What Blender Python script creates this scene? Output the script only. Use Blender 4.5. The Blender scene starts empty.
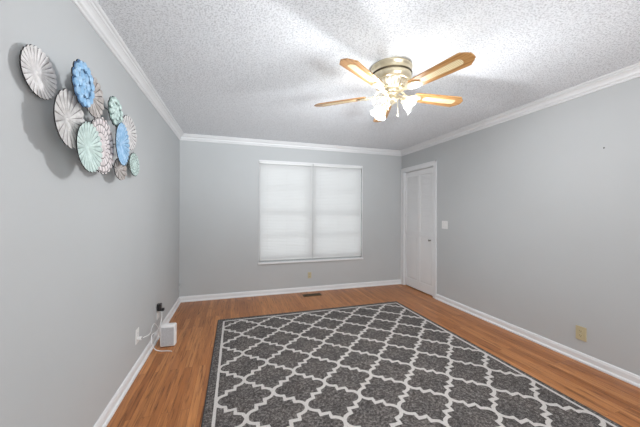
import bpy, bmesh, math, random
from mathutils import Vector, Matrix
random.seed(7)
PI = math.pi
sc = bpy.context.scene
col = sc.collection

# ---------------------------------------------------------------- camera, world, light, exposure
XL, XR, YB, H = -0.773, 2.937, 4.430, 2.44
YN = -1.9                                   # wall behind the camera
W_SKY, SKY_COL = 1.45, (0.98, 0.99, 1.0)
EXPO = 0.20
FILL_W = 58.0
BULB_W = 4.6
SPOT_W = 44.0

cam_d = bpy.data.cameras.new('camera')
cam = bpy.data.objects.new('camera', cam_d); col.objects.link(cam)
cam_d.sensor_fit = 'HORIZONTAL'; cam_d.sensor_width = 36.0
cam_d.lens = 275.937 / 640 * 36.0
cam_d.clip_start = 0.02
cam_d.shift_y = -(213.5 - 212.23) / 640
cam.location = (0, 0, 1.3133)
roll = 0.0036
cam.matrix_world = (Matrix.Translation((0, 0, 1.3133)) @ Matrix.Rotation(-0.2983, 4, 'Z')
                    @ Matrix.Rotation(PI / 2, 4, 'X') @ Matrix.Rotation(roll, 4, 'Z'))
sc.camera = cam

world = bpy.data.worlds.new('world'); sc.world = world; world.use_nodes = True
bg = world.node_tree.nodes['Background']
bg.inputs[0].default_value = (*SKY_COL, 1); bg.inputs[1].default_value = W_SKY

vs = sc.view_settings
vs.view_transform = 'Standard'; vs.look = 'None'; vs.gamma = 1.0; vs.exposure = EXPO
vs.use_curve_mapping = False

def area_light(name, loc, rot, sx, sy, power, colr):
    d = bpy.data.lights.new(name, 'AREA'); d.shape = 'RECTANGLE'
    d.size = sx; d.size_y = sy; d.energy = power; d.color = colr
    o = bpy.data.objects.new(name, d); col.objects.link(o)
    o.location = loc; o.rotation_euler = rot
    return o
# added fill light, shining in through the opening made behind the camera
area_light('rear_fill_light', (1.75, YN - 0.30, 1.25), (PI / 2, 0, math.radians(42)), 2.2, 1.9, FILL_W, (0.93, 0.97, 1.0))
# second added fill light, low and tilted up to brighten the far ceiling
area_light('ceiling_fill_light', (1.7, YN - 0.20, 0.35), (PI / 2 + 0.42, 0, math.radians(12)), 2.2, 0.6, 15.0, (0.90, 0.96, 1.0)).data.spread = math.radians(44)

# ---------------------------------------------------------------- materials
MATS = {}
def mat(name, colr, rough=0.5, metal=0.0, spec=0.5):
    m = bpy.data.materials.new(name); m.use_nodes = True
    b = m.node_tree.nodes['Principled BSDF']
    b.inputs['Base Color'].default_value = (*colr, 1)
    b.inputs['Roughness'].default_value = rough
    b.inputs['Metallic'].default_value = metal
    b.inputs['Specular IOR Level'].default_value = spec
    MATS[name] = m
    return m
def nd(m, t, **kw):
    n = m.node_tree.nodes.new(t)
    for k, v in kw.items(): setattr(n, k, v)
    return n
def lk(m, a, b): m.node_tree.links.new(a, b)
def bsdf(m): return m.node_tree.nodes['Principled BSDF']
def coords(m, scale=(1, 1, 1), rot=(0, 0, 0)):
    tc = nd(m, 'ShaderNodeTexCoord'); mp = nd(m, 'ShaderNodeMapping')
    mp.inputs['Scale'].default_value = scale; mp.inputs['Rotation'].default_value = rot
    lk(m, tc.outputs['Object'], mp.inputs['Vector'])
    return mp.outputs['Vector']
def noise(m, vec, scale, detail=3, rough=0.5):
    n = nd(m, 'ShaderNodeTexNoise')
    n.inputs['Scale'].default_value = scale; n.inputs['Detail'].default_value = detail
    n.inputs['Roughness'].default_value = rough
    lk(m, vec, n.inputs['Vector']); return n
def ramp(m, fac, stops):
    r = nd(m, 'ShaderNodeValToRGB')
    e = r.color_ramp.elements
    while len(e) < len(stops): e.new(0.5)
    for k, (pos, c) in enumerate(stops):
        e[k].position = pos; e[k].color = (*c, 1) if len(c) == 3 else c
    lk(m, fac, r.inputs['Fac']); return r
def bump(m, height, strength, dist):
    b = nd(m, 'ShaderNodeBump')
    b.inputs['Strength'].default_value = strength; b.inputs['Distance'].default_value = dist
    lk(m, height, b.inputs['Height']); lk(m, b.outputs['Normal'], bsdf(m).inputs['Normal'])
    return b
def noisy(name, c1, c2, scale, rough=0.6, metal=0.0, bmp=0.0, dist=0.001, sc3=(1, 1, 1), detail=4, spec=0.5, lo=0.35, hi=0.65):
    m = mat(name, c1, rough, metal, spec)
    n = noise(m, coords(m, sc3), scale, detail)
    r = ramp(m, n.outputs['Fac'], [(lo, c1), (hi, c2)])
    lk(m, r.outputs['Color'], bsdf(m).inputs['Base Color'])
    if bmp: bump(m, n.outputs['Fac'], bmp, dist)
    return m

# wall paint: pale cool grey with faint roller texture
m_wall = noisy('grey_wall_paint', (0.490, 0.508, 0.514), (0.508, 0.525, 0.531), 1.3, 0.62, bmp=0.0, spec=0.3)
_n = noise(m_wall, coords(m_wall), 220, 2); bump(m_wall, _n.outputs['Fac'], 0.12, 0.002)

m_trim = noisy('white_trim_paint', (0.74, 0.75, 0.76), (0.78, 0.79, 0.80), 3, 0.38, spec=0.4)
m_door = noisy('white_door_paint', (0.77, 0.775, 0.78), (0.80, 0.805, 0.81), 3, 0.45, spec=0.4)

# popcorn ceiling
m_ceil = mat('popcorn_ceiling', (0.7, 0.7, 0.7), 0.95, spec=0.1)
v = coords(m_ceil)
n1 = noise(m_ceil, v, 105, 3, 0.6)
n2 = noise(m_ceil, v, 170, 3, 0.6)
mx = nd(m_ceil, 'ShaderNodeMath', operation='ADD'); lk(m_ceil, n1.outputs['Fac'], mx.inputs[0]); lk(m_ceil, n2.outputs['Fac'], mx.inputs[1])
r = ramp(m_ceil, n1.outputs['Fac'], [(0.38, (0.60, 0.62, 0.645)), (0.52, (0.87, 0.895, 0.925))])
lk(m_ceil, r.outputs['Color'], bsdf(m_ceil).inputs['Base Color'])
bump(m_ceil, mx.outputs[0], 0.75, 0.010)

# oak strip floor: strips run along y
m_floor = mat('oak_strip_floor', (0.4, 0.2, 0.1), 0.34, spec=0.4)
v = coords(m_floor, (1, 1, 1), (0, 0, PI / 2))
br = nd(m_floor, 'ShaderNodeTexBrick')
br.offset = 0.37; br.offset_frequency = 2; br.squash = 1
for k, val in (('Scale', 1.0), ('Brick Width', 0.85), ('Row Height', 0.057), ('Mortar Size', 0.0007), ('Mortar Smooth', 0.2), ('Bias', 0.0)):
    br.inputs[k].default_value = val
br.inputs['Color1'].default_value = (0, 0, 0, 1); br.inputs['Color2'].default_value = (1, 1, 1, 1)
br.inputs['Mortar'].default_value = (0, 0, 0, 1)
lk(m_floor, v, br.inputs['Vector'])
plank = ramp(m_floor, br.outputs['Color'], [(0.0, (0.340, 0.128, 0.040)), (0.35, (0.400, 0.158, 0.052)), (0.7, (0.440, 0.182, 0.062)), (1.0, (0.500, 0.220, 0.082))])
# shift the grain for each plank
tc = nd(m_floor, 'ShaderNodeTexCoord')
addv = nd(m_floor, 'ShaderNodeVectorMath', operation='ADD')
mulv = nd(m_floor, 'ShaderNodeVectorMath', operation='MULTIPLY')
lk(m_floor, br.outputs['Color'], mulv.inputs[0]); mulv.inputs[1].default_value = (7, 13, 5)
lk(m_floor, tc.outputs['Object'], addv.inputs[0]); lk(m_floor, mulv.outputs[0], addv.inputs[1])
mp = nd(m_floor, 'ShaderNodeMapping'); mp.inputs['Scale'].default_value = (38, 2.2, 1)
lk(m_floor, addv.outputs[0], mp.inputs['Vector'])
g = noise(m_floor, mp.outputs['Vector'], 1.6, 6, 0.62); g.inputs['Distortion'].default_value = 0.6
gr = ramp(m_floor, g.outputs['Fac'], [(0.32, (0.40, 0.34, 0.28)), (0.45, (0.90, .86, .80)), (0.70, (1.25, 1.20, 1.08))])
mm = nd(m_floor, 'ShaderNodeMix', data_type='RGBA', blend_type='MULTIPLY'); mm.inputs[0].default_value = 1
lk(m_floor, plank.outputs['Color'], mm.inputs[6]); lk(m_floor, gr.outputs['Color'], mm.inputs[7])
seam = nd(m_floor, 'ShaderNodeMix', data_type='RGBA', blend_type='MIX')
lk(m_floor, br.outputs['Fac'], seam.inputs[0]); lk(m_floor, mm.outputs[2], seam.inputs[6]); seam.inputs[7].default_value = (0.13, 0.06, 0.03, 1)
lk(m_floor, seam.outputs[2], bsdf(m_floor).inputs['Base Color'])
bump(m_floor, g.outputs['Fac'], 0.05, 0.001)

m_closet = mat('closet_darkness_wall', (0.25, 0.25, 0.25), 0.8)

# glass that lets light straight through with a faint reflection
def thin_glass(name, tint=(0.95, 0.97, 0.97), gloss=0.08):
    m = bpy.data.materials.new(name); m.use_nodes = True; nt = m.node_tree; nt.nodes.clear()
    out = nt.nodes.new('ShaderNodeOutputMaterial'); mix = nt.nodes.new('ShaderNodeMixShader')
    t = nt.nodes.new('ShaderNodeBsdfTransparent'); t.inputs[0].default_value = (*tint, 1)
    g_ = nt.nodes.new('ShaderNodeBsdfGlossy'); g_.inputs['Roughness'].default_value = 0.02
    mix.inputs[0].default_value = gloss
    nt.links.new(t.outputs[0], mix.inputs[1]); nt.links.new(g_.outputs[0], mix.inputs[2]); nt.links.new(mix.outputs[0], out.inputs[0])
    return m
m_pane = thin_glass('window_glass')

def translucent(name, c, fac, rough=0.6):
    m = bpy.data.materials.new(name); m.use_nodes = True; nt = m.node_tree
    b = nt.nodes['Principled BSDF']; b.inputs['Base Color'].default_value = (*c, 1); b.inputs['Roughness'].default_value = rough
    t = nt.nodes.new('ShaderNodeBsdfTranslucent'); t.inputs[0].default_value = (*c, 1)
    mix = nt.nodes.new('ShaderNodeMixShader'); mix.inputs[0].default_value = fac
    nt.links.new(b.outputs[0], mix.inputs[1]); nt.links.new(t.outputs[0], mix.inputs[2])
    nt.links.new(mix.outputs[0], nt.nodes['Material Output'].inputs[0])
    return m
m_slat = translucent('white_blind_vinyl', (0.74, 0.745, 0.745), 0.30, 0.5)
m_blindrail = mat('white_blind_rail', (0.78, 0.79, 0.79), 0.4)
m_cord = mat('white_blind_cord', (0.78, 0.78, 0.77), 0.8)
m_vinyl = mat('window_vinyl', (0.7, 0.71, 0.71), 0.45)

# ---------------------------------------------------------------- mesh helpers
def finish(name, bm, mats, parent=None, smooth=False, bevel=0, segs=2, loc=None):
    if not isinstance(mats, (list, tuple)): mats = [mats]
    me = bpy.data.meshes.new(name)
    bmesh.ops.recalc_face_normals(bm, faces=bm.faces[:])
    bm.to_mesh(me); bm.free()
    for m in mats: me.materials.append(m)
    o = bpy.data.objects.new(name, me); col.objects.link(o)
    if parent: o.parent = parent
    if loc: o.location = loc
    if smooth:
        for p_ in me.polygons: p_.use_smooth = True
    if bevel:
        b = o.modifiers.new('bevel', 'BEVEL'); b.width = bevel; b.segments = segs; b.limit_method = 'ANGLE'; b.angle_limit = 0.7
    return o
def tag(o, label=None, cat=None, group=None, kind=None):
    if label: o['label'] = label
    if cat: o['category'] = cat
    if group: o['group'] = group
    if kind: o['kind'] = kind
    return o
def empty(name, loc=(0, 0, 0), rot=(0, 0, 0)):
    o = bpy.data.objects.new(name, None); col.objects.link(o)
    o.location = loc; o.rotation_euler = rot; o.empty_display_size = 0.1
    return o
def box(bm, x0, x1, y0, y1, z0, z1, mi=0, M=None):
    vs_ = [bm.verts.new((x, y, z)) for x in (x0, x1) for y in (y0, y1) for z in (z0, z1)]
    if M: bmesh.ops.transform(bm, matrix=M, verts=vs_)
    for f in ((0, 1, 3, 2), (4, 6, 7, 5), (0, 4, 5, 1), (2, 3, 7, 6), (0, 2, 6, 4), (1, 5, 7, 3)):
        fc = bm.faces.new([vs_[i] for i in f]); fc.material_index = mi
    return vs_
def lathe(bm, prof, segs=32, M=None, mi=0, close=True, wob=None):
    rings = []; allv = []
    for k, (r_, z_) in enumerate(prof):
        ring = []
        for s in range(segs):
            a = 2 * PI * s / segs
            rr, zz = (r_, z_) if wob is None else wob(k, a, r_, z_)
            ring.append(bm.verts.new((rr * math.cos(a), rr * math.sin(a), zz)))
        rings.append(ring); allv += ring
    for k in range(len(rings) - 1):
        for s in range(segs):
            f = bm.faces.new((rings[k][s], rings[k][(s + 1) % segs], rings[k + 1][(s + 1) % segs], rings[k + 1][s])); f.material_index = mi
    if close:
        for ring in (rings[0], rings[-1]):
            f = bm.faces.new(ring); f.material_index = mi
    if M: bmesh.ops.transform(bm, matrix=M, verts=allv)
    return allv
def prism(bm, pts, z0, z1, M=None, mi=0):
    lo = [bm.verts.new((x, y, z0)) for x, y in pts]; hi = [bm.verts.new((x, y, z1)) for x, y in pts]
    n = len(pts)
    fs = [bm.faces.new(lo[::-1]), bm.faces.new(hi)]
    for i in range(n): fs.append(bm.faces.new((lo[i], lo[(i + 1) % n], hi[(i + 1) % n], hi[i])))
    for f in fs: f.material_index = mi
    if M: bmesh.ops.transform(bm, matrix=M, verts=lo + hi)
    return lo + hi
def tube(bm, pts, rad, segs=8, mi=0, M=None):
    pts = [Vector(p_) for p_ in pts]; rings = []; allv = []
    up = Vector((0, 0, 1))
    prev = None
    for i, p_ in enumerate(pts):
        t = (pts[min(i + 1, len(pts) - 1)] - pts[max(i - 1, 0)]).normalized()
        if prev is None:
            a = t.cross(up)
            if a.length < 1e-3: a = t.cross(Vector((1, 0, 0)))
        else:
            a = prev - t * prev.dot(t)
            if a.length < 1e-4: a = t.orthogonal()
        a.normalize(); prev = a; b = t.cross(a)
        rr = rad[i] if isinstance(rad, (list, tuple)) else rad
        ring = [bm.verts.new(p_ + (a * math.cos(2 * PI * s / segs) + b * math.sin(2 * PI * s / segs)) * rr) for s in range(segs)]
        rings.append(ring); allv += ring
    for k in range(len(rings) - 1):
        for s in range(segs):
            bm.faces.new((rings[k][s], rings[k][(s + 1) % segs], rings[k + 1][(s + 1) % segs], rings[k + 1][s])).material_index = mi
    bm.faces.new(rings[0][::-1]).material_index = mi; bm.faces.new(rings[-1]).material_index = mi
    if M: bmesh.ops.transform(bm, matrix=M, verts=allv)
    return allv
def spline(pts, n=8):
    P = [Vector(p_) for p_ in pts]; P = [2 * P[0] - P[1]] + P + [2 * P[-1] - P[-2]]; out = []
    for i in range(1, len(P) - 2):
        for k in range(n):
            t = k / n
            out.append(0.5 * ((2 * P[i]) + (-P[i - 1] + P[i + 1]) * t + (2 * P[i - 1] - 5 * P[i] + 4 * P[i + 1] - P[i + 2]) * t * t + (-P[i - 1] + 3 * P[i] - 3 * P[i + 1] + P[i + 2]) * t ** 3))
    out.append(P[-2]); return out
def BM(): return bmesh.new()

# ---------------------------------------------------------------- room shell
TH = 0.12
WX0, WX1, WZ0, WZ1 = 0.362, 2.132, 0.530, 2.115            # front window opening
DY0, DY1, DZ = 3.562, 4.345, 2.045                         # closet door opening
OX0, OX1, OZ = 0.60, 2.85, 2.20                           # unseen opening behind the camera, added to let the fill lights in

bm = BM(); box(bm, XL - TH, XR + TH, YN - TH, YB + TH, -0.1, 0)
tag(finish('floor', bm, m_floor), 'orange-brown oak strip floor', kind='structure')
bm = BM(); box(bm, XL - TH, XR + TH, YN - TH, YB + TH, H, H + 0.1)
tag(finish('ceiling', bm, m_ceil), 'white popcorn textured ceiling', kind='structure')
bm = BM(); box(bm, XL - TH, XL, YN, YB, 0, H)
tag(finish('wall_left', bm, m_wall), 'pale grey wall carrying the metal flower art', kind='structure')
bm = BM()
box(bm, XL - TH, WX0, YB, YB + TH, 0, H); box(bm, WX1, XR + TH, YB, YB + TH, 0, H)
box(bm, WX0, WX1, YB, YB + TH, 0, WZ0); box(bm, WX0, WX1, YB, YB + TH, WZ1, H)
tag(finish('wall_back', bm, m_wall), 'pale grey wall around the wide blinded window', kind='structure')
bm = BM()
box(bm, XR, XR + TH, YN, DY0, 0, H); box(bm, XR, XR + TH, DY1, YB, 0, H); box(bm, XR, XR + TH, DY0, DY1, DZ, H)
tag(finish('wall_right', bm, m_wall), 'pale grey wall with the closet door', kind='structure')
bm = BM()
box(bm, XL - TH, OX0, YN - TH, YN, 0, H); box(bm, OX1, XR + TH, YN - TH, YN, 0, H); box(bm, OX0, OX1, YN - TH, YN, OZ, H)
tag(finish('wall_front', bm, m_wall), 'pale grey wall with a wide opening added for the fill lights', kind='structure')
bm = BM()
box(bm, XR + 0.55, XR + 0.6, DY0 - 0.3, YB + TH, 0, H); box(bm, XR + TH, XR + 0.55, DY0 - 0.3, DY0 - 0.25, 0, H)
box(bm, XR + TH, XR + 0.55, YB + 0.02, YB + TH, 0, H); box(bm, XR + TH, XR + 0.6, DY0 - 0.3, YB + TH, H, H + .05); box(bm, XR + TH, XR + 0.6, DY0 - 0.3, YB + TH, -.05, 0)
tag(finish('wall_closet', bm, m_closet), 'closet interior behind the bifold door', kind='structure')

# moulding swept straight along one wall, mitred at both ends
def moulding(name, prof, wall, a, b, m, mit0=True, mit1=True, top=False):
    bm = BM(); ends = []
    for e, (t, mit, sgn) in enumerate(((a, mit0, 1), (b, mit1, -1))):
        ring = []
        for d, z in prof:
            s = t + (sgn * d if mit else 0)
            zz = H - z if top else z
            if wall == 'left': c = (XL + d, s, zz)
            elif wall == 'right': c = (XR - d, s, zz)
            elif wall == 'back': c = (s, YB - d, zz)
            else: c = (s, YN + d, zz)
            ring.append(bm.verts.new(c))
        ends.append(ring)
    n = len(prof)
    for i in range(n): bm.faces.new((ends[0][i], ends[0][(i + 1) % n], ends[1][(i + 1) % n], ends[1][i]))
    bm.faces.new(ends[0]); bm.faces.new(ends[1][::-1])
    return finish(name, bm, m)
CROWN = [(0, .088), (.009, .088), (.012, .083), (.009, .077), (.006, .075), (.008, .070), (.018, .066), (.021, .062), (.017, .056), (.020, .046), (.028, .036), (.038, .029), (.044, .028), (.047, .024), (.043, .019), (.045, .014), (.056, .013), (.062, .008), (.062, 0), (0, 0)]
BASE = [(0, 0), (.027, 0), (.027, .008), (.024, .016), (.016, .021), (.014, .024), (.014, .060), (.011, .066), (.010, .072), (.006, .078), (0, .080)]
for nme, w, a, b in (('trim_1', 'left', YN, YB), ('trim_2', 'back', XL, XR), ('trim_3', 'right', YN, YB), ('trim_4', 'front', XL, XR)):
    tag(moulding(nme, CROWN, w, a, b, m_trim, top=True), 'white crown moulding along the ceiling', kind='structure')
CAS = 0.068
tag(moulding('baseboard_left', BASE, 'left', YN, YB, m_trim), 'white baseboard', kind='structure')
tag(moulding('baseboard_back', BASE, 'back', XL, XR - 0.018, m_trim, True, False), 'white baseboard', kind='structure')
tag(moulding('baseboard_right', BASE, 'right', YN, DY0 - CAS, m_trim, True, False), 'white baseboard', kind='structure')
tag(moulding('baseboard_front', BASE, 'front', XL, OX0 - 0.001, m_trim, True, False), 'white baseboard', kind='structure')

# ---------------------------------------------------------------- front window
win = tag(empty('window_1', (0.5 * (WX0 + WX1), YB, WZ0)), 'wide double window covered by white blinds', kind='structure')
def wpart(name, bm, m, parent=win, **k):
    bmesh.ops.translate(bm, vec=-Vector(win.location), verts=bm.verts[:])
    return finish(name, bm, m, parent, **k)
XM = 0.5 * (WX0 + WX1) - 0.01
bm = BM()                                   # fixed frame and centre mullion
yf0, yf1 = YB + 0.055, YB + 0.105
box(bm, WX0, WX0 + .015, yf0, yf1, WZ0, WZ1); box(bm, WX1 - .015, WX1, yf0, yf1, WZ0, WZ1)
box(bm, WX0, WX1, yf0, yf1, WZ0, WZ0 + .03); box(bm, WX0, WX1, yf0, yf1, WZ1 - .03, WZ1)
box(bm, XM - .04, XM + .04, yf0 - .01, yf1, WZ0, WZ1)
wpart('window_frame', bm, m_vinyl)
for (a, b) in ((WX0 + .015, XM - .04), (XM + .04, WX1 - .015)):
    zm = 0.5 * (WZ0 + WZ1) - 0.02
    for (z0, z1, yo) in ((WZ0 + .03, zm + .02, 0), (zm - .02, WZ1 - .03, .018)):
        bm = BM(); y0, y1 = yf0 + .002 + yo, yf0 + .020 + yo
        box(bm, a, a + .025, y0, y1, z0, z1); box(bm, b - .025, b, y0, y1, z0, z1)
        box(bm, a, b, y0, y1, z0, z0 + .045); box(bm, a, b, y0, y1, z1 - .045, z1)
        zc = .5 * (z0 + z1)
        box(bm, a, b, y0 + .003, y1 - .003, zc - .016, zc + .016)
        sash = wpart('sash', bm, m_vinyl)
        bm = BM(); box(bm, a + .025, b - .025, y0 + .007, y0 + .010, z0 + .045, z1 - .045)
        wpart('pane', bm, m_pane, parent=sash)
bm = BM()                                   # stool and thin apron, head strip and side beads
box(bm, WX0 - .018, WX1 + .022, YB - .030, YB + .075, WZ0 - .040, WZ0 - .012)
wpart('window_sill', bm, m_trim, bevel=.004)
bm = BM()
box(bm, WX0 - .008, WX1 + .008, YB - .012, YB + .0, WZ1 - .005, WZ1 + .018)
box(bm, WX0 - .010, WX0 + .0, YB - .010, YB, WZ0 - .012, WZ1); box(bm, WX1, WX1 + .010, YB - .010, YB, WZ0 - .012, WZ1)
wpart('window_trim', bm, m_trim, bevel=.002)

def blind(x0, x1, label, wand_side):
    xc = .5 * (x0 + x1); zt = WZ1 - .006
    t = tag(empty('window_blind', (xc, YB + 0.012, zt)), label, 'blind', 'white mini blinds in the window')
    w = .5 * (x1 - x0)
    bm = BM(); box(bm, -w, w, -.020, .014, -.030, 0)
    finish('headrail', bm, m_blindrail, t, bevel=.002)
    bm = BM(); n = 62; z0 = -.036; z1 = -(zt - WZ0) + .036; step = (z0 - z1) / n
    for i in range(n):                        # each slat: closed, slightly curved
        zc = z0 - step * (i + .5); a = math.radians(66 + random.uniform(-3, 3)); rows = []
        for q in (-1, -.33, .33, 1):
            s = q * .0145; bow = .0018 * (1 - q * q)
            y = s * math.cos(a) - bow * math.sin(a); z = s * math.sin(a) + bow * math.cos(a)
            rows.append([bm.verts.new((-w + .003, y, zc + z)), bm.verts.new((w - .003, y, zc + z))])
        for k in range(3): bm.faces.new((rows[k][0], rows[k][1], rows[k + 1][1], rows[k + 1][0]))
    finish('slats', bm, m_slat, t)
    bm = BM(); box(bm, -w + .002, w - .002, -.012, .012, z1 - .022, z1 - .004)
    finish('bottom_rail', bm, m_blindrail, t, bevel=.003)
    bm = BM()
    for xx in (-w * .72, 0, w * .72):
        tube(bm, [(xx, -.016, z0), (xx, -.016, z1)], .0011, 6)
    finish('ladder_cord', bm, m_cord, t)
    xw = w - .035 if wand_side > 0 else -w + .035
    bm = BM(); tube(bm, [(xw, -.026, -.015), (xw, -.026, -.88)], .0022, 6)
    lathe(bm, [(.003, -.92), (.007, -.915), (.006, -.885), (.003, -.875)], 10, Matrix.Translation((xw, -.026, 0)))
    finish('lift_cord', bm, m_cord, t)
    return t
blind(WX0 + .006, XM - .006, 'left white mini blind, lowered and closed, in the window', 1)
blind(XM + .006, WX1 - .006, 'right white mini blind, lowered and closed, nearer the closet door', -1)

# ---------------------------------------------------------------- closet bifold door
door = tag(empty('door_1', (XR, .5 * (DY0 + DY1), 0)), 'white louvred bifold closet door', kind='structure')
def dpart(name, bm, m, parent=door, **k):
    bmesh.ops.translate(bm, vec=-Vector(door.location), verts=bm.verts[:])
    return finish(name, bm, m, parent, **k)
bm = BM()
e = XR - .018
for (y0, y1, z0, z1) in ((DY0 - CAS, DY0 + .002, 0, DZ + CAS), (DY1 - .002, min(DY1 + CAS, YB - .003), 0, DZ + CAS), (DY0, DY1, DZ - .002, DZ + CAS)):
    box(bm, e + .004, XR, y0, y1, z0, z1)
box(bm, e - .002, e + .006, DY0 - CAS, DY0 - CAS + .018, 0, DZ + CAS); box(bm, e - .002, e + .006, DY0 - CAS, YB - .003, DZ + CAS - .018, DZ + CAS)
box(bm, e - .002, e + .006, YB - .021, YB - .003, 0, DZ + CAS)
dpart('door_casing', bm, m_trim)
bm = BM()
box(bm, XR, XR + TH, DY0, DY0 + .012, 0, DZ); box(bm, XR, XR + TH, DY1 - .012, DY1, 0, DZ); box(bm, XR, XR + TH, DY0, DY1, DZ - .012, DZ)
dpart('door_jamb', bm, m_trim)
LT = .028; lx0 = XR + .014; LB = .014; LTOP = DZ - .018
yc = .5 * (DY0 + DY1)
ZSP = 0.955
for li, (y0, y1) in enumerate(((DY0 + .014, yc - .0015), (yc + .0015, DY1 - .014))):
    st = .034
    bm = BM()
    box(bm, lx0, lx0 + LT, y0, y0 + st, LB, LTOP); box(bm, lx0, lx0 + LT, y1 - st, y1, LB, LTOP)
    box(bm, lx0, lx0 + LT, y0 + st, y1 - st, LB, LB + .14); box(bm, lx0, lx0 + LT, y0 + st, y1 - st, LTOP - .085, LTOP)
    box(bm, lx0, lx0 + LT, y0 + st, y1 - st, ZSP - .035, ZSP + .035)
    leaf = dpart('door_leaf', bm, m_door)
    bm = BM(); z = ZSP + .035 + .014
    while z < LTOP - .090:
        M = Matrix.Translation((lx0 + LT / 2, 0, z)) @ Matrix.Rotation(math.radians(-74), 4, 'Y')
        box(bm, -.019, .019, y0 + st, y1 - st, -.0035, .0035, 0, M); z += .0265
    dpart('louvre_slats', bm, m_door, parent=leaf)
    bm = BM()
    ya, yb, za, zb = y0 + st, y1 - st, LB + .14, ZSP - .035
    box(bm, lx0 + .010, lx0 + .020, ya, yb, za, zb)
    q = .030
    a_ = [bm.verts.new((lx0 + .010, *c)) for c in ((ya + .006, za + .006), (yb - .006, za + .006), (yb - .006, zb - .006), (ya + .006, zb - .006))]
    b_ = [bm.verts.new((lx0 + .002, *c)) for c in ((ya + q, za + q), (yb - q, za + q), (yb - q, zb - q), (ya + q, zb - q))]
    for i in range(4): bm.faces.new((a_[i], a_[(i + 1) % 4], b_[(i + 1) % 4], b_[i]))
    bm.faces.new(b_)
    dpart('raised_panel', bm, m_door, parent=leaf)
    if li == 0:
        m_knob = mat('satin_nickel', (0.35, 0.34, 0.32), 0.32, 1.0)
        bm = BM()
        M = Matrix.Translation((lx0, 3.655, .875)) @ Matrix.Rotation(-PI / 2, 4, 'Y')
        lathe(bm, [(.013, 0), (.013, .003), (.006, .006), (.006, .018), (.014, .023), (.017, .030), (.014, .037), (.006, .040)], 20, M)
        tag(dpart('knob', bm, m_knob, parent=leaf, smooth=True), 'small round dark metal knob')

# ---------------------------------------------------------------- rug
m_pile = mat('charcoal_rug_pile', (0.1, 0.1, 0.1), 0.95, spec=0.1)
v = coords(m_pile)
na = noise(m_pile, v, 62, 6, 0.85); nb = noise(m_pile, v, 5, 3)
ra = ramp(m_pile, na.outputs['Fac'], [(0.36, (0.040, 0.036, 0.034)), (0.5, (0.110, 0.100, 0.096)), (0.60, (0.28, 0.262, 0.25))])
rb = ramp(m_pile, nb.outputs['Fac'], [(0.3, (0.80, 0.81, 0.82)), (0.7, (1.08, 1.05, 1.03))])
mm = nd(m_pile, 'ShaderNodeMix', data_type='RGBA', blend_type='MULTIPLY'); mm.inputs[0].default_value = 1
lk(m_pile, ra.outputs['Color'], mm.inputs[6]); lk(m_pile, rb.outputs['Color'], mm.inputs[7])
lk(m_pile, mm.outputs[2], bsdf(m_pile).inputs['Base Color'])
bump(m_pile, na.outputs['Fac'], 0.8, 0.006)
m_line = noisy('ivory_rug_pile', (0.50, 0.47, 0.45), (0.68, 0.65, 0.62), 190, 0.95, bmp=.7, dist=.004, spec=.1)
m_edge = mat('rug_edge_binding', (0.06, 0.06, 0.062), 0.9, spec=.1)

RX0, RX1, RY0, RY1, RT = -0.195, 2.272, 0.49, 3.548, 0.010
rbm = BM()
box(rbm, RX0 + .006, RX1 - .006, RY0 + .006, RY1 - .006, 0.0, RT, 0)
# rounded bound edge
for pts in ([(RX0 + .006, RY0 + .006), (RX1 - .006, RY0 + .006)], [(RX1 - .006, RY0 + .006), (RX1 - .006, RY1 - .006)], [(RX1 - .006, RY1 - .006), (RX0 + .006, RY1 - .006)], [(RX0 + .006, RY1 - .006), (RX0 + .006, RY0 + .006)]):
    tube(rbm, [(pts[0][0], pts[0][1], .0055), (pts[1][0], pts[1][1], .0055)], .0055, 10, 2)
def ribbon(pts, w):
    z = RT + .0006 + random.random() * .0012; z2 = RT - .004
    L, R_, L2, R2 = [], [], [], []
    n = len(pts)
    for i, (x, y) in enumerate(pts):
        a = Vector(pts[max(i - 1, 0)]); b = Vector(pts[min(i + 1, n - 1)]); t = (b - a).normalized(); nn = Vector((-t.y, t.x))
        ww = w * .5 * (1 + random.uniform(-.10, .10))
        # mitre
        if 0 < i < n - 1:
            t1 = (Vector(pts[i]) - a).normalized(); c = max(.70, abs(t1.dot(t))); ww /= c
        p_ = Vector((x, y))
        l = p_ + nn * ww; r_ = p_ - nn * ww
        L.append(rbm.verts.new((l.x, l.y, z))); R_.append(rbm.verts.new((r_.x, r_.y, z)))
        L2.append(rbm.verts.new((l.x, l.y, z2))); R2.append(rbm.verts.new((r_.x, r_.y, z2)))
    for i in range(n - 1):
        for f in ((L[i], L[i + 1], R_[i + 1], R_[i]), (L[i], L2[i], L2[i + 1], L[i + 1]), (R_[i], R_[i + 1], R2[i + 1], R2[i])):
            rbm.faces.new(f).material_index = 1
BX0, BX1, BY1 = -0.1235, 2.2230, 3.476
DXL, DYL = (BX1 - BX0) / 12, 0.2095
NR = 14; BY0 = BY1 - NR * DYL
LW = .0235
ES = [(0, 0), (.035, .12), (.11, .215), (.22, .275), (.345, .300), (.345, .40), (.345, .50), (.50, .50), (.655, .50), (.655, .60), (.655, .70), (.78, .725), (.89, .785), (.965, .88), (1, 1)]
for i in range(12):
    for j in range(NR):
        x0 = BX0 + i * DXL; y1_ = BY1 - j * DYL; y0_ = y1_ - DYL
        # nodes sit where (i + j) is even; each cell of the grid holds one stepped edge
        up = (i + j) % 2 == 0       # node at lower-left corner
        pts = []
        for (u, w_) in ES:
            j2 = random.uniform(-.0015, .0015)
            if up: pts.append((x0 + u * DXL + j2, y0_ + w_ * DYL + j2))
            else: pts.append((x0 + u * DXL + j2, y1_ - w_ * DYL + j2))
        ribbon(pts, LW)
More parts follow.
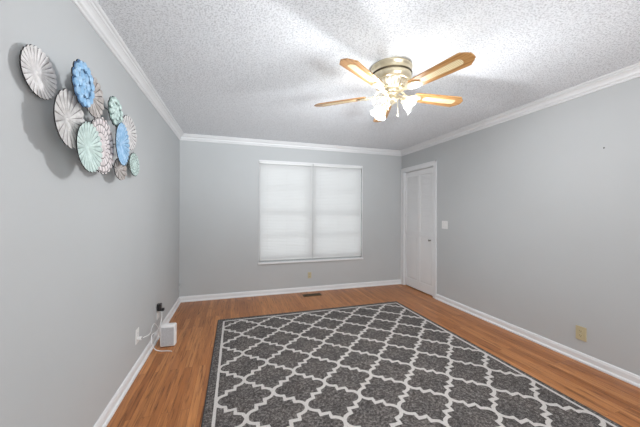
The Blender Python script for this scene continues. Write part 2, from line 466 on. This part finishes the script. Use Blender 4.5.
def border(a, b, n=60):
    ribbon([(a[0] + (b[0] - a[0]) * k / n + random.uniform(-.0008, .0008), a[1] + (b[1] - a[1]) * k / n + random.uniform(-.0008, .0008)) for k in range(n + 1)], .019)
border((BX0, BY0), (BX0, BY1)); border((BX1, BY0), (BX1, BY1)); border((BX0, BY1), (BX1, BY1)); border((BX0, BY0), (BX1, BY0))
rug = finish('area_rug', rbm, [m_pile, m_line, m_edge])
tag(rug, 'large charcoal grey area rug with ivory trellis lattice pattern on the oak floor', 'rug')

# ---------------------------------------------------------------- ceiling fan
m_brass = noisy('antique_brass', (0.60, 0.52, 0.36), (0.70, 0.62, 0.46), 30, 0.30, metal=0.75, spec=.5)
m_brassdark = mat('dark_brass_band', (0.10, 0.08, 0.05), 0.4, 0.7)
m_vent = mat('cream_enamel', (0.78, 0.74, 0.66), 0.35, 0.2)
m_oak = mat('oak_blade', (0.4, 0.22, 0.08), 0.30, spec=.5)
v = coords(m_oak, (3, 60, 20)); n1 = noise(m_oak, v, 1.5, 6, .6); n1.inputs['Distortion'].default_value = .8
r = ramp(m_oak, n1.outputs['Fac'], [(0.30, (0.18, 0.085, 0.028)), (0.5, (0.36, 0.185, 0.065)), (0.7, (0.50, 0.29, 0.12))])
lk(m_oak, r.outputs['Color'], bsdf(m_oak).inputs['Base Color'])
m_cane = mat('woven_cane', (0.8, 0.7, 0.45), 0.5)
v = coords(m_cane)
wv = nd(m_cane, 'ShaderNodeTexWave', wave_type='BANDS', bands_direction='X'); wv.inputs['Scale'].default_value = 26; lk(m_cane, v, wv.inputs['Vector'])
wv2 = nd(m_cane, 'ShaderNodeTexWave', wave_type='BANDS', bands_direction='Y'); wv2.inputs['Scale'].default_value = 26; lk(m_cane, v, wv2.inputs['Vector'])
mi_ = nd(m_cane, 'ShaderNodeMath', operation='MINIMUM'); lk(m_cane, wv.outputs['Fac'], mi_.inputs[0]); lk(m_cane, wv2.outputs['Fac'], mi_.inputs[1])
r = ramp(m_cane, mi_.outputs[0], [(0.05, (0.42, 0.30, 0.14)), (0.35, (0.78, 0.68, 0.45))])
lk(m_cane, r.outputs['Color'], bsdf(m_cane).inputs['Base Color'])

FX, FY, FZ = 1.157, 1.891, 2.232
fan = tag(empty('ceiling_fan', (FX, FY, H)), 'five-blade brass flush ceiling fan with oak and cane blades and glass tulip lights', 'ceiling fan')
zz = -H
bm = BM()
lathe(bm, [(.150, 0), (.156, -.006), (.158, -.020), (.150, -.026), (.150, -.055), (.155, -.060)], 56)
finish('ceiling_canopy', bm, m_brass, fan, smooth=True)
bm = BM()
lathe(bm, [(.153, -.058), (.157, -.061), (.157, -.067), (.151, -.070)], 56)
finish('dark_band', bm, m_brassdark, fan, smooth=True)
bm = BM()
lathe(bm, [(.148, -.066), (.152, -.075), (.150, -.100), (.138, -.118), (.128, -.124)], 56)
finish('motor_housing', bm, m_brass, fan, smooth=True)
bm = BM()                                   # vented bowl under the motor
lathe(bm, [(.126, -.120), (.118, -.135), (.098, -.158), (.078, -.172), (.060, -.176)], 56)
vent = finish('vent_bowl', bm, m_vent, fan, smooth=True)
bm = BM()
for k in range(30):
    a = 2 * PI * k / 30
    M = Matrix.Rotation(a, 4, 'Z')
    pts = [(.128, -.125), (.120, -.140), (.100, -.163), (.082, -.176)]
    vv = []
    for (r_, z_) in pts:
        for s in (-1, 1): vv.append(M @ Vector((r_ + .003, s * .0035 * r_ / .1, z_)))
    vv = [bm.verts.new(c) for c in vv]
    for q in range(3): bm.faces.new((vv[2 * q], vv[2 * q + 1], vv[2 * q + 3], vv[2 * q + 2]))
o = finish('vent_fins', bm, m_brass, vent); sm = o.modifiers.new('s', 'SOLIDIFY'); sm.thickness = .003
bm = BM()
lathe(bm, [(.064, -.170), (.066, -.178), (.066, -.200), (.058, -.206), (.045, -.212), (.045, -.242), (.050, -.246), (.050, -.262), (.036, -.276), (.016, -.284), (.010, -.292), (.004, -.298)], 40)
finish('switch_housing', bm, m_brass, fan, smooth=True)

def blade_outline():
    half = [(0.195, .044), (.205, .050), (.30, .057), (.42, .062), (.53, .067), (.585, .069), (.594, .067), (.601, .058), (.606, .056), (.628, .038), (.630, .032), (.640, .026), (.642, .0)]
    return half + [(x, -y) for x, y in reversed(half[:-1])]
PH = -1.309
zb = FZ - H
for k in range(5):
    a = PH + k * 2 * PI / 5
    # blade iron
    arm = BM()
    prism(arm, [(.055, .016), (.10, .013), (.14, .012), (.17, .030), (.20, .040), (.235, .034), (.262, .012), (.268, 0), (.262, -.012), (.235, -.034), (.20, -.040), (.17, -.030), (.14, -.012), (.10, -.013), (.055, -.016)], -.0105, -.0050)
    tube(arm, spline([(.06, 0, -.004 + .045), (.10, 0, .030), (.125, 0, .004), (.16, 0, -.008)]), [.014] * 0 or .010, 8)
    for (x, y) in ((.205, .022), (.205, -.022), (.248, 0)):
        lathe(arm, [(.007, -.0105), (.006, -.0135), (.002, -.015)], 10, Matrix.Translation((x, y, 0)))
    ob = finish('blade_arm', arm, m_brass, fan, smooth=False, bevel=.0015)
    ob.location = (0, 0, zb); ob.rotation_euler = (math.radians(-12), 0, a)
    ob.rotation_mode = 'XYZ'
    # rotation order X then Z gives pitch about the blade's own length
    bl = BM(); prism(bl, blade_outline(), -.004, .004)
    o = finish('fan_blade', bl, m_oak, fan, bevel=.0015)
    o.location = (0, 0, zb); o.rotation_euler = (math.radians(-12), 0, a)
    ci = BM(); pts = []
    for (cx, sg) in ((.555, 1), (.300, -1)):
        for q in range(9):
            t = -PI / 2 + PI * q / 8
            pts.append((cx + sg * .020 * math.cos(t), sg * .029 * math.sin(t) * (1 if sg > 0 else .85)))
    prism(ci, pts, -.0052, .0052)
    c = finish('cane_inset', ci, m_cane, o)
    tag(c, 'pale woven cane inset')

# light kit: three tulip glass shades
m_shade = bpy.data.materials.new('frosted_tulip_glass'); m_shade.use_nodes = True
nt = m_shade.node_tree; nt.nodes.clear()
out = nt.nodes.new('ShaderNodeOutputMaterial'); mx1 = nt.nodes.new('ShaderNodeMixShader'); mx2 = nt.nodes.new('ShaderNodeMixShader')
t1 = nt.nodes.new('ShaderNodeBsdfTransparent'); t1.inputs[0].default_value = (.97, .97, .96, 1)
t2 = nt.nodes.new('ShaderNodeBsdfTranslucent'); t2.inputs[0].default_value = (.95, .95, .93, 1)
gl = nt.nodes.new('ShaderNodeBsdfGlossy'); gl.inputs['Roughness'].default_value = .08
mx1.inputs[0].default_value = .16; mx2.inputs[0].default_value = .03
nt.links.new(t1.outputs[0], mx1.inputs[1]); nt.links.new(t2.outputs[0], mx1.inputs[2])
nt.links.new(mx1.outputs[0], mx2.inputs[1]); nt.links.new(gl.outputs[0], mx2.inputs[2]); nt.links.new(mx2.outputs[0], out.inputs[0])
m_bulb = bpy.data.materials.new('lit_bulb'); m_bulb.use_nodes = True
b = bsdf(m_bulb); b.inputs['Emission Color'].default_value = (1, .97, .92, 1); b.inputs['Emission Strength'].default_value = 1.8
SH = [(-0.29 + PI, ), (-0.29 + PI + 2 * PI / 3, ), (-0.29 + PI - 2 * PI / 3, )]
view = math.atan2(-FY, -FX)                  # direction from the fan back to the camera side
for k in range(3):
    a = view + (-0.45, 1.65, -2.45)[k]
    Mz = Matrix.Rotation(a, 4, 'Z')
    root = Vector((0, 0, -.252))
    # arm
    bm = BM(); tube(bm, spline([(.040, 0, -.252), (.062, 0, -.244), (.080, 0, -.252), (.088, 0, -.264)], 5), .0075, 10)
    T = Matrix.Translation((.082, 0, -.258)) @ Matrix.Rotation(math.radians(-56), 4, 'Y') @ Matrix.Scale(.84, 4)   # local -z points down and outwards
    lathe(bm, [(.010, .006), (.022, .000), (.027, -.012), (.027, -.026)], 24, T)
    am = finish('light_arm', bm, m_brass, fan, smooth=True); am.rotation_euler = (0, 0, a)
    bm = BM()
    def wob(kk, an, r_, z_):
        f = max(0, (kk - 3) / 5.0)
        return r_ * (1 + .06 * f * math.cos(6 * an)), z_ + .006 * f * math.cos(6 * an)
    lathe(bm, [(.026, -.018), (.032, -.028), (.046, -.045), (.054, -.062), (.058, -.078), (.062, -.094), (.070, -.108), (.079, -.118), (.084, -.123)], 64, T, close=False, wob=wob)
    s = finish('glass_shade', bm, m_shade, am, smooth=True)
    tag(s, 'scalloped clear frosted glass tulip shade, lit')
    bm = BM()
    lathe(bm, [(.010, -.024), (.012, -.034), (.022, -.052), (.025, -.066), (.021, -.080), (.010, -.088), (.002, -.090)], 20, T)
    bo = finish('light_bulb', bm, m_bulb, am, smooth=True)
    bo.visible_shadow = True
    L = bpy.data.lights.new('bulb_light', 'POINT'); L.energy = BULB_W; L.color = (.98, .985, 1); L.shadow_soft_size = .03
    lo = bpy.data.objects.new('bulb_light', L); col.objects.link(lo)
    p_ = Mz @ (T @ Vector((0, 0, -.125)))
    lo.location = Vector((FX, FY, H)) + p_
    # the socket keeps most of the bulb's light going out of the shade's mouth
    S = bpy.data.lights.new('bulb_beam', 'SPOT'); S.energy = SPOT_W; S.color = (.97, .98, 1); S.shadow_soft_size = .03
    S.spot_size = math.radians(172); S.spot_blend = 1.0
    so_ = bpy.data.objects.new('bulb_beam', S); col.objects.link(so_)
    so_.matrix_world = Matrix.Translation((FX, FY, H)) @ Mz @ T @ Matrix.Translation((0, 0, -.13))
# pull chains
for (x, y, l_) in ((.030, -.045, .12), (-.045, -.03, .07)):
    bm = BM()
    tube(bm, [(x, y, -.255), (x, y, -.255 - l_)], .0013, 6)
    lathe(bm, [(.002, 0), (.005, -.004), (.006, -.014), (.003, -.022)], 12, Matrix.Translation((x, y, -.255 - l_)))
    finish('pull_chain', bm, m_brass, fan)

# ---------------------------------------------------------------- wall art
m_iron = mat('dark_wire', (0.03, 0.03, 0.03), 0.5, 0.6)
art = tag(empty('wall_sculpture', (XL, 1.75, 1.77)), 'metal wall art of overlapping fluted discs in blue, mint and grey, on left wall', 'wall art')
def plate_mat(name, c1, c2, sc_=35, lo=.40, hi=.62):
    return noisy(name, c1, c2, sc_, .55, bmp=.15, dist=.001, detail=5, lo=lo, hi=hi, spec=.35)
pm = dict(
    white=plate_mat('distressed_white_metal', (.60, .585, .58), (.74, .725, .72)),
    blue=plate_mat('distressed_blue_metal', (.22, .40, .60), (.38, .56, .74)),
    taupe=plate_mat('distressed_taupe_metal', (.33, .30, .28), (.52, .49, .47)),
    grey=plate_mat('distressed_grey_metal', (.46, .45, .44), (.62, .61, .60)),
    mint=plate_mat('distressed_mint_metal', (.45, .56, .53), (.58, .70, .67)),
    pink=plate_mat('distressed_pink_metal', (.62, .56, .565), (.76, .72, .725)))
m_groove = mat('dark_groove_tone', (.12, .105, .10), .7)  # darker tones for the disc grooves and the dish under the blossoms
m_groove_w = mat('soft_groove_tone', (.24, .225, .22), .7)
m_gb = mat('blue_groove_tone', (.11, .21, .36), .7)
m_gm = mat('mint_groove_tone', (.19, .26, .245), .7)
# centre (y, z), radii, stand-off, colour, style, lobes, label
PL = [
 (1.378, 1.862, .106, .095, .022, 'white', 'radial', 26, 'off-white fluted disc, farthest left'),
 (1.507, 1.888, .089, .100, .110, 'blue', 'blossom', 14, 'blue disc of layered small blossoms, at the top'),
 (1.722, 1.912, .112, .104, .060, 'taupe', 'radial', 16, 'taupe fluted disc behind the blossom disc'),
 (1.466, 1.712, .116, .122, .080, 'grey', 'scallop', 18, 'grey scalloped disc, lower left'),
 (1.592, 1.620, .120, .116, .100, 'mint', 'radial', 24, 'mint green fluted disc, lowest in front'),
 (1.826, 1.680, .150, .155, .060, 'pink', 'lace', 22, 'pale pink disc with scalloped rings'),
 (1.972, 1.920, .098, .086, .070, 'mint', 'blossom', 12, 'small mint disc of round blossoms'),
 (2.022, 1.736, .107, .130, .090, 'blue', 'radial', 26, 'blue fluted disc'),
 (2.325, 1.884, .150, .118, .030, 'white', 'radial', 22, 'pale disc half hidden by the blue fluted disc'),
 (2.075, 1.585, .100, .068, .060, 'taupe', 'scallop', 10, 'small taupe disc at the bottom'),
 (2.404, 1.668, .110, .086, .040, 'mint', 'lace', 16, 'small mint disc farthest right'),
]
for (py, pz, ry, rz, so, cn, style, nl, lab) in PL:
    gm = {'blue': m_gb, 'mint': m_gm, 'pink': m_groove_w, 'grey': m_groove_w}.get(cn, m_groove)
    bm = BM()
    segs = nl * 8; rings = [0.02, .12, .24, .36, .48, .60, .72, .84, .93, 1.0]
    def hgt(t, a):
        d = -.005 + .008 * t * t              # shallow dish, rim forward
        fl = abs(math.sin(nl * a / 2))        # ridge between two valleys
        if style == 'radial': return d + .0045 * (fl ** .7) * min(1, t * 1.6)
        if style == 'scallop': return d + .006 * (fl ** .6) * min(1, t * 1.3)
        if style == 'lace':
            kx = int(t * 4.2); ph = (kx % 2) * PI / 2
            return d + .005 * abs(math.sin(nl * a / 2 + ph)) * math.sin(PI * ((t * 4.2) % 1)) ** .6
        return d
    vr = []
    sub = 3
    ts = [.02 + .98 * i / 22 for i in range(23)]
    for t in ts:
        ring = []
        for s in range(segs):
            a = 2 * PI * s / segs
            rim = 1 - (.085 if style != 'scallop' else .10) * (1 - abs(math.sin(nl * a / 2)) ** .6) * (t > .8) * (t - .8) / .2
            ring.append(bm.verts.new((hgt(t, a), math.cos(a) * t * rim, math.sin(a) * t * rim)))
        vr.append(ring)
    for i in range(len(vr) - 1):
        for s in range(segs):
            f = bm.faces.new((vr[i][s], vr[i][(s + 1) % segs], vr[i + 1][(s + 1) % segs], vr[i + 1][s]))
            a = (s + .5) / segs * nl % 1
            tm = .5 * (ts[i] + ts[i + 1])
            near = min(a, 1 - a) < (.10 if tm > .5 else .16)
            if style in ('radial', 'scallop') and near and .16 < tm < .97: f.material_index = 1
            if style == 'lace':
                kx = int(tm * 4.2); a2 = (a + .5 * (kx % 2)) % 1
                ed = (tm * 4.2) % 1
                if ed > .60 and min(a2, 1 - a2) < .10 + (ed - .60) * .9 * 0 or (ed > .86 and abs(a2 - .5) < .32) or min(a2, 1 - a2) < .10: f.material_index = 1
    bm.faces.new(vr[0])
    for v_ in bm.verts: v_.co.y *= ry * 1.02; v_.co.z *= rz * 1.03
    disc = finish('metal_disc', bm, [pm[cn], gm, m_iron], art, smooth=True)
    disc.location = (so - .012 + .012, py - 1.75, pz - 1.77)
    sm = disc.modifiers.new('s', 'SOLIDIFY'); sm.thickness = .0045; sm.offset = 0; sm.material_offset_rim = 2
    tag(disc, lab)
    if style == 'blossom':                    # many small cupped flowers covering the dish
        bm = BM(); k = 0
        spots = [(0, 0)] + [(.40, i * 2 * PI / 6) for i in range(6)] + [(.80, (i + .5) * 2 * PI / nl) for i in range(nl)]
        for (rr, aa) in spots:
            cy_, cz_ = rr * math.cos(aa), rr * math.sin(aa); R0 = .20 if rr < .7 else .185
            pet = 6
            def w2(kk, an, r_, z_, pet=pet): return r_ * (1 + .16 * (kk > 1) * abs(math.cos(pet * an / 2))), z_
            M = Matrix.Translation((-.001 + .006 * rr * rr, cy_, cz_)) @ Matrix.Rotation(PI / 2, 4, 'Y')
            vv = lathe(bm, [(.03, .004), (R0 * .45, .001), (R0 * .75, .006), (R0 * .9, .011), (R0 * .92, .009), (R0 * .6, .000)], 24, M, close=False, wob=w2)
        for v_ in bm.verts: v_.co.y *= ry; v_.co.z *= rz
        finish('blossoms', bm, [pm[cn]], disc, smooth=True)
        for f in disc.data.polygons: f.material_index = 1
    else:
        bm = BM(); lathe(bm, [(.010, 0), (.010, .002), (.005, .005), (.001, .006)], 14, Matrix.Translation((-.004, 0, 0)) @ Matrix.Rotation(PI / 2, 4, 'Y'))
        finish('centre_boss', bm, [pm[cn]], disc, smooth=True)
# wire frame behind
bm = BM()
order = [0, 3, 4, 5, 9]; order2 = [0, 1, 2, 6, 8]; order3 = [5, 7, 10]
def wp(i): py, pz, ry, rz, so = PL[i][:5]; return Vector((max(.009, so - .022), py - 1.75, pz - 1.77))
for od in ([3, 4, 5, 9], [3, 2, 1], [2, 6, 8], [5, 7, 10]):
    for a, b in zip(od, od[1:]):
        pa, pb = wp(a), wp(b)
        tube(bm, [pa, (pa.x * .5 + pb.x * .5, (pa.y + pb.y) / 2, (pa.z + pb.z) / 2), pb], .0028, 8)
for i in (0, 2, 5, 8, 10):
    p_ = wp(i); tube(bm, [(0.001, p_.y, p_.z), (p_.x, p_.y, p_.z)], .003, 8)
finish('wire_frame', bm, m_iron, art)

# ---------------------------------------------------------------- electrical plates
m_white_pl = mat('white_plastic', (0.78, 0.78, 0.77), 0.35)
m_ivory = mat('ivory_plastic', (0.52, 0.45, 0.28), 0.4)
m_slot = mat('dark_slot', (0.04, 0.04, 0.04), 0.5)
m_screw = mat('plate_screw', (0.5, 0.48, 0.42), 0.35, .8)
def plate(name, wall, s, z, label, cat, pmat, kind='outlet', w=.070, h=.115, th=.005):
    loc = {'left': (XL, s, z), 'right': (XR, s, z), 'back': (s, YB, z)}[wall]
    rz = {'left': PI / 2, 'right': -PI / 2, 'back': 0}[wall]
    t = tag(empty(name, loc, (0, 0, rz)), label, cat)
    bm = BM(); box(bm, -w / 2, w / 2, -th, 0, -h / 2, h / 2); finish('cover_plate', bm, pmat, t, bevel=.002)
    if kind == 'outlet':
        for zc in (-.020, .020):
            bm = BM()
            pts = [(.017 * math.cos(a), .0145 * math.sin(a)) for a in [2 * PI * i / 24 for i in range(24)]]
            pts = [(max(-.0155, min(.0155, x)), y) for x, y in pts]
            prism(bm, pts, 0, .0025, Matrix.Translation((0, -th, zc)) @ Matrix.Rotation(PI / 2, 4, 'X'))
            rc = finish('receptacle', bm, pmat, t)
            bm = BM()
            box(bm, -.0075, -.0050, -th - .0029, -th - .0020, zc - .001, zc + .008); box(bm, .0050, .0075, -th - .0029, -th - .0020, zc - .001, zc + .007)
            lathe(bm, [(.0026, 0), (.0026, .0008)], 10, Matrix.Translation((0, -th - .0020, zc - .008)) @ Matrix.Rotation(PI / 2, 4, 'X'))
            tag(finish('socket_slots', bm, m_slot, rc), 'dark slots')
        bm = BM(); lathe(bm, [(.0035, 0), (.003, .0012)], 12, Matrix.Translation((0, -th, 0)) @ Matrix.Rotation(PI / 2, 4, 'X')); finish('screw', bm, m_screw, t)
    elif kind == 'switch':
        for xc in (-.023, .023):
            bm = BM(); box(bm, xc - .0055, xc + .0055, -th - .001, -th, -.013, .013)
            M = Matrix.Translation((xc, -th, .002)) @ Matrix.Rotation(math.radians(28), 4, 'X')
            box(bm, -.004, .004, -.013, 0, -.004, .004, 0, M)
            finish('toggle', bm, pmat, t)
        for xc in (-.023, .023):
            for zc in (-.030, .030):
                bm = BM(); lathe(bm, [(.003, 0), (.0025, .001)], 10, Matrix.Translation((xc, -th, zc)) @ Matrix.Rotation(PI / 2, 4, 'X')); finish('screw', bm, m_screw, t)
    return t
plate('light_switch', 'right', 3.325, 1.135, 'white double light switch plate on right wall beside the closet door', 'light switch', m_white_pl, 'switch', .116, .116)
plate('wall_outlet', 'right', 1.655, .250, 'beige duplex wall outlet on right wall near the floor', 'outlet', m_ivory, th=.012, w=.076, h=.120)
plate('wall_outlet', 'back', 1.185, .268, 'beige duplex wall outlet below the window', 'outlet', m_ivory, w=.060, h=.100)
plate('wall_outlet', 'left', 2.625, .285, 'white duplex wall outlet on left wall with white plug in it', 'outlet', m_white_pl, w=.074, h=.118)
plate('wall_outlet', 'left', 3.27, .255, 'white wall outlet on left wall behind black adapter', 'outlet', m_white_pl, w=.085, h=.13)
# small hole / nail in the right wall
bm = BM(); lathe(bm, [(.004, 0), (.006, .002), (.003, .004)], 12, Matrix.Translation((XR, 1.503, 1.858)) @ Matrix.Rotation(-PI / 2, 4, 'Y'))
tag(finish('wall_nail', bm, m_slot), 'small dark nail high on the right wall', 'nail')

# floor register
m_reg = mat('brown_register_metal', (0.11, 0.075, 0.035), 0.45, 0.5)
m_regdark = mat('register_duct_dark', (0.02, 0.015, 0.01), 0.8)
t = tag(empty('floor_register', (1.17, 4.215, 0)), 'dark brown metal floor vent register in front of the window', 'floor vent')
bm = BM(); w, d = .150, .060
for (a, b, c, e_) in ((-w, w, -d, -d + .014), (-w, w, d - .014, d), (-w, -w + .016, -d, d), (w - .016, w, -d, d)): box(bm, a, b, c, e_, 0, .005)
finish('register_frame', bm, m_reg, t, bevel=.0015)
bm = BM(); box(bm, -w + .01, w - .01, -d + .01, d - .01, 0.0, .0012); finish('duct_opening', bm, m_regdark, t)
bm = BM()
for k in range(20):
    x = -w + .022 + k * (2 * w - .044) / 19; box(bm, x - .002, x + .002, -d + .014, d - .014, .001, .0042)
finish('louvre_fins', bm, m_reg, t)

# ---------------------------------------------------------------- white box, adapter, cables in the left corner
m_dev = mat('white_device_plastic', (0.80, 0.80, 0.80), 0.4)
m_devface = noisy('light_grey_device_face', (0.44, 0.45, 0.47), (0.50, 0.51, 0.53), 60, .6)
m_black = mat('black_plastic', (0.012, 0.012, 0.013), 0.4)
dv = tag(empty('router', (-.622, 3.02, 0), (0, 0, math.radians(-4))), 'white upright router box standing on the floor by the left baseboard', 'router')
bm = BM(); box(bm, -.068, .068, -.030, .040, 0.002, .212)
finish('case', bm, m_dev, dv, bevel=.014, segs=4)
bm = BM(); box(bm, -.054, .058, -.0335, -.028, .016, .190); tag(finish('front_grille', bm, m_devface, dv, bevel=.006, segs=3), 'light grey front face')
bm = BM(); box(bm, -.060, .060, -.024, .036, 0, .004); finish('foot', bm, m_black, dv)

ad = tag(empty('power_adapter', (XL + .005, 3.235, .318), (0, 0, PI / 2)), 'black power adapter plugged into the outlet above the router', 'adapter')
bm = BM(); box(bm, -.024, .022, -.038, 0, -.034, .040); finish('adapter_body', bm, m_black, ad, bevel=.005)
bm = BM(); box(bm, -.002, .034, -.060, -.020, -.042, -.016); finish('adapter_plug', bm, m_black, ad, bevel=.004)

pl = tag(empty('cord_plug', (XL + .005, 2.625, .263), (0, 0, PI / 2)), 'small white plug in the nearest left wall outlet', 'plug')
bm = BM(); box(bm, -.014, .014, -.030, -.002, -.011, .011); finish('plug_body', bm, m_dev, pl, bevel=.004)
bm = BM(); box(bm, -.008, .010, -.034, -.028, -.003, .004); tag(finish('plug_tip', bm, m_black, pl, bevel=.001), 'dark end of the plug')

def cable(name, pts, r_, m, label):
    bm = BM(); tube(bm, spline(pts, 8), r_, 8)
    return tag(finish(name, bm, m, smooth=True), label, 'cable')
bx = XL
cable('power_cable', [(bx + .040, 2.628, .262), (bx + .075, 2.70, .262), (bx + .055, 2.84, .262), (bx + .04, 2.98, .245), (bx + .05, 3.06, .18), (bx + .055, 3.09, .10), (bx + .06, 3.14, .05), (-.660, 3.130, .035)], .0032, m_dev, 'white cable from the nearest outlet to the back of the router')
cable('power_cable', [(bx + .05, 3.22, .275), (bx + .05, 3.20, .20), (bx + .045, 3.12, .14), (bx + .04, 3.00, .15), (bx + .04, 2.90, .17), (bx + .045, 2.86, .12), (bx + .050, 2.88, .08), (bx + .07, 2.90, .03), (bx + .11, 2.91, .007), (bx + .17, 2.90, .005), (bx + .21, 2.88, .005)], .0040, m_dev, 'white cable looping from the black adapter over the baseboard')
# cover over the corner box above the baseboard
bm = BM(); box(bm, XL, XL + .022, 4.36, YB - .001, .19, .27)
tag(finish('junction_box', bm, m_wall, bevel=.003), 'small painted box in the left back corner above the baseboard', 'junction box')
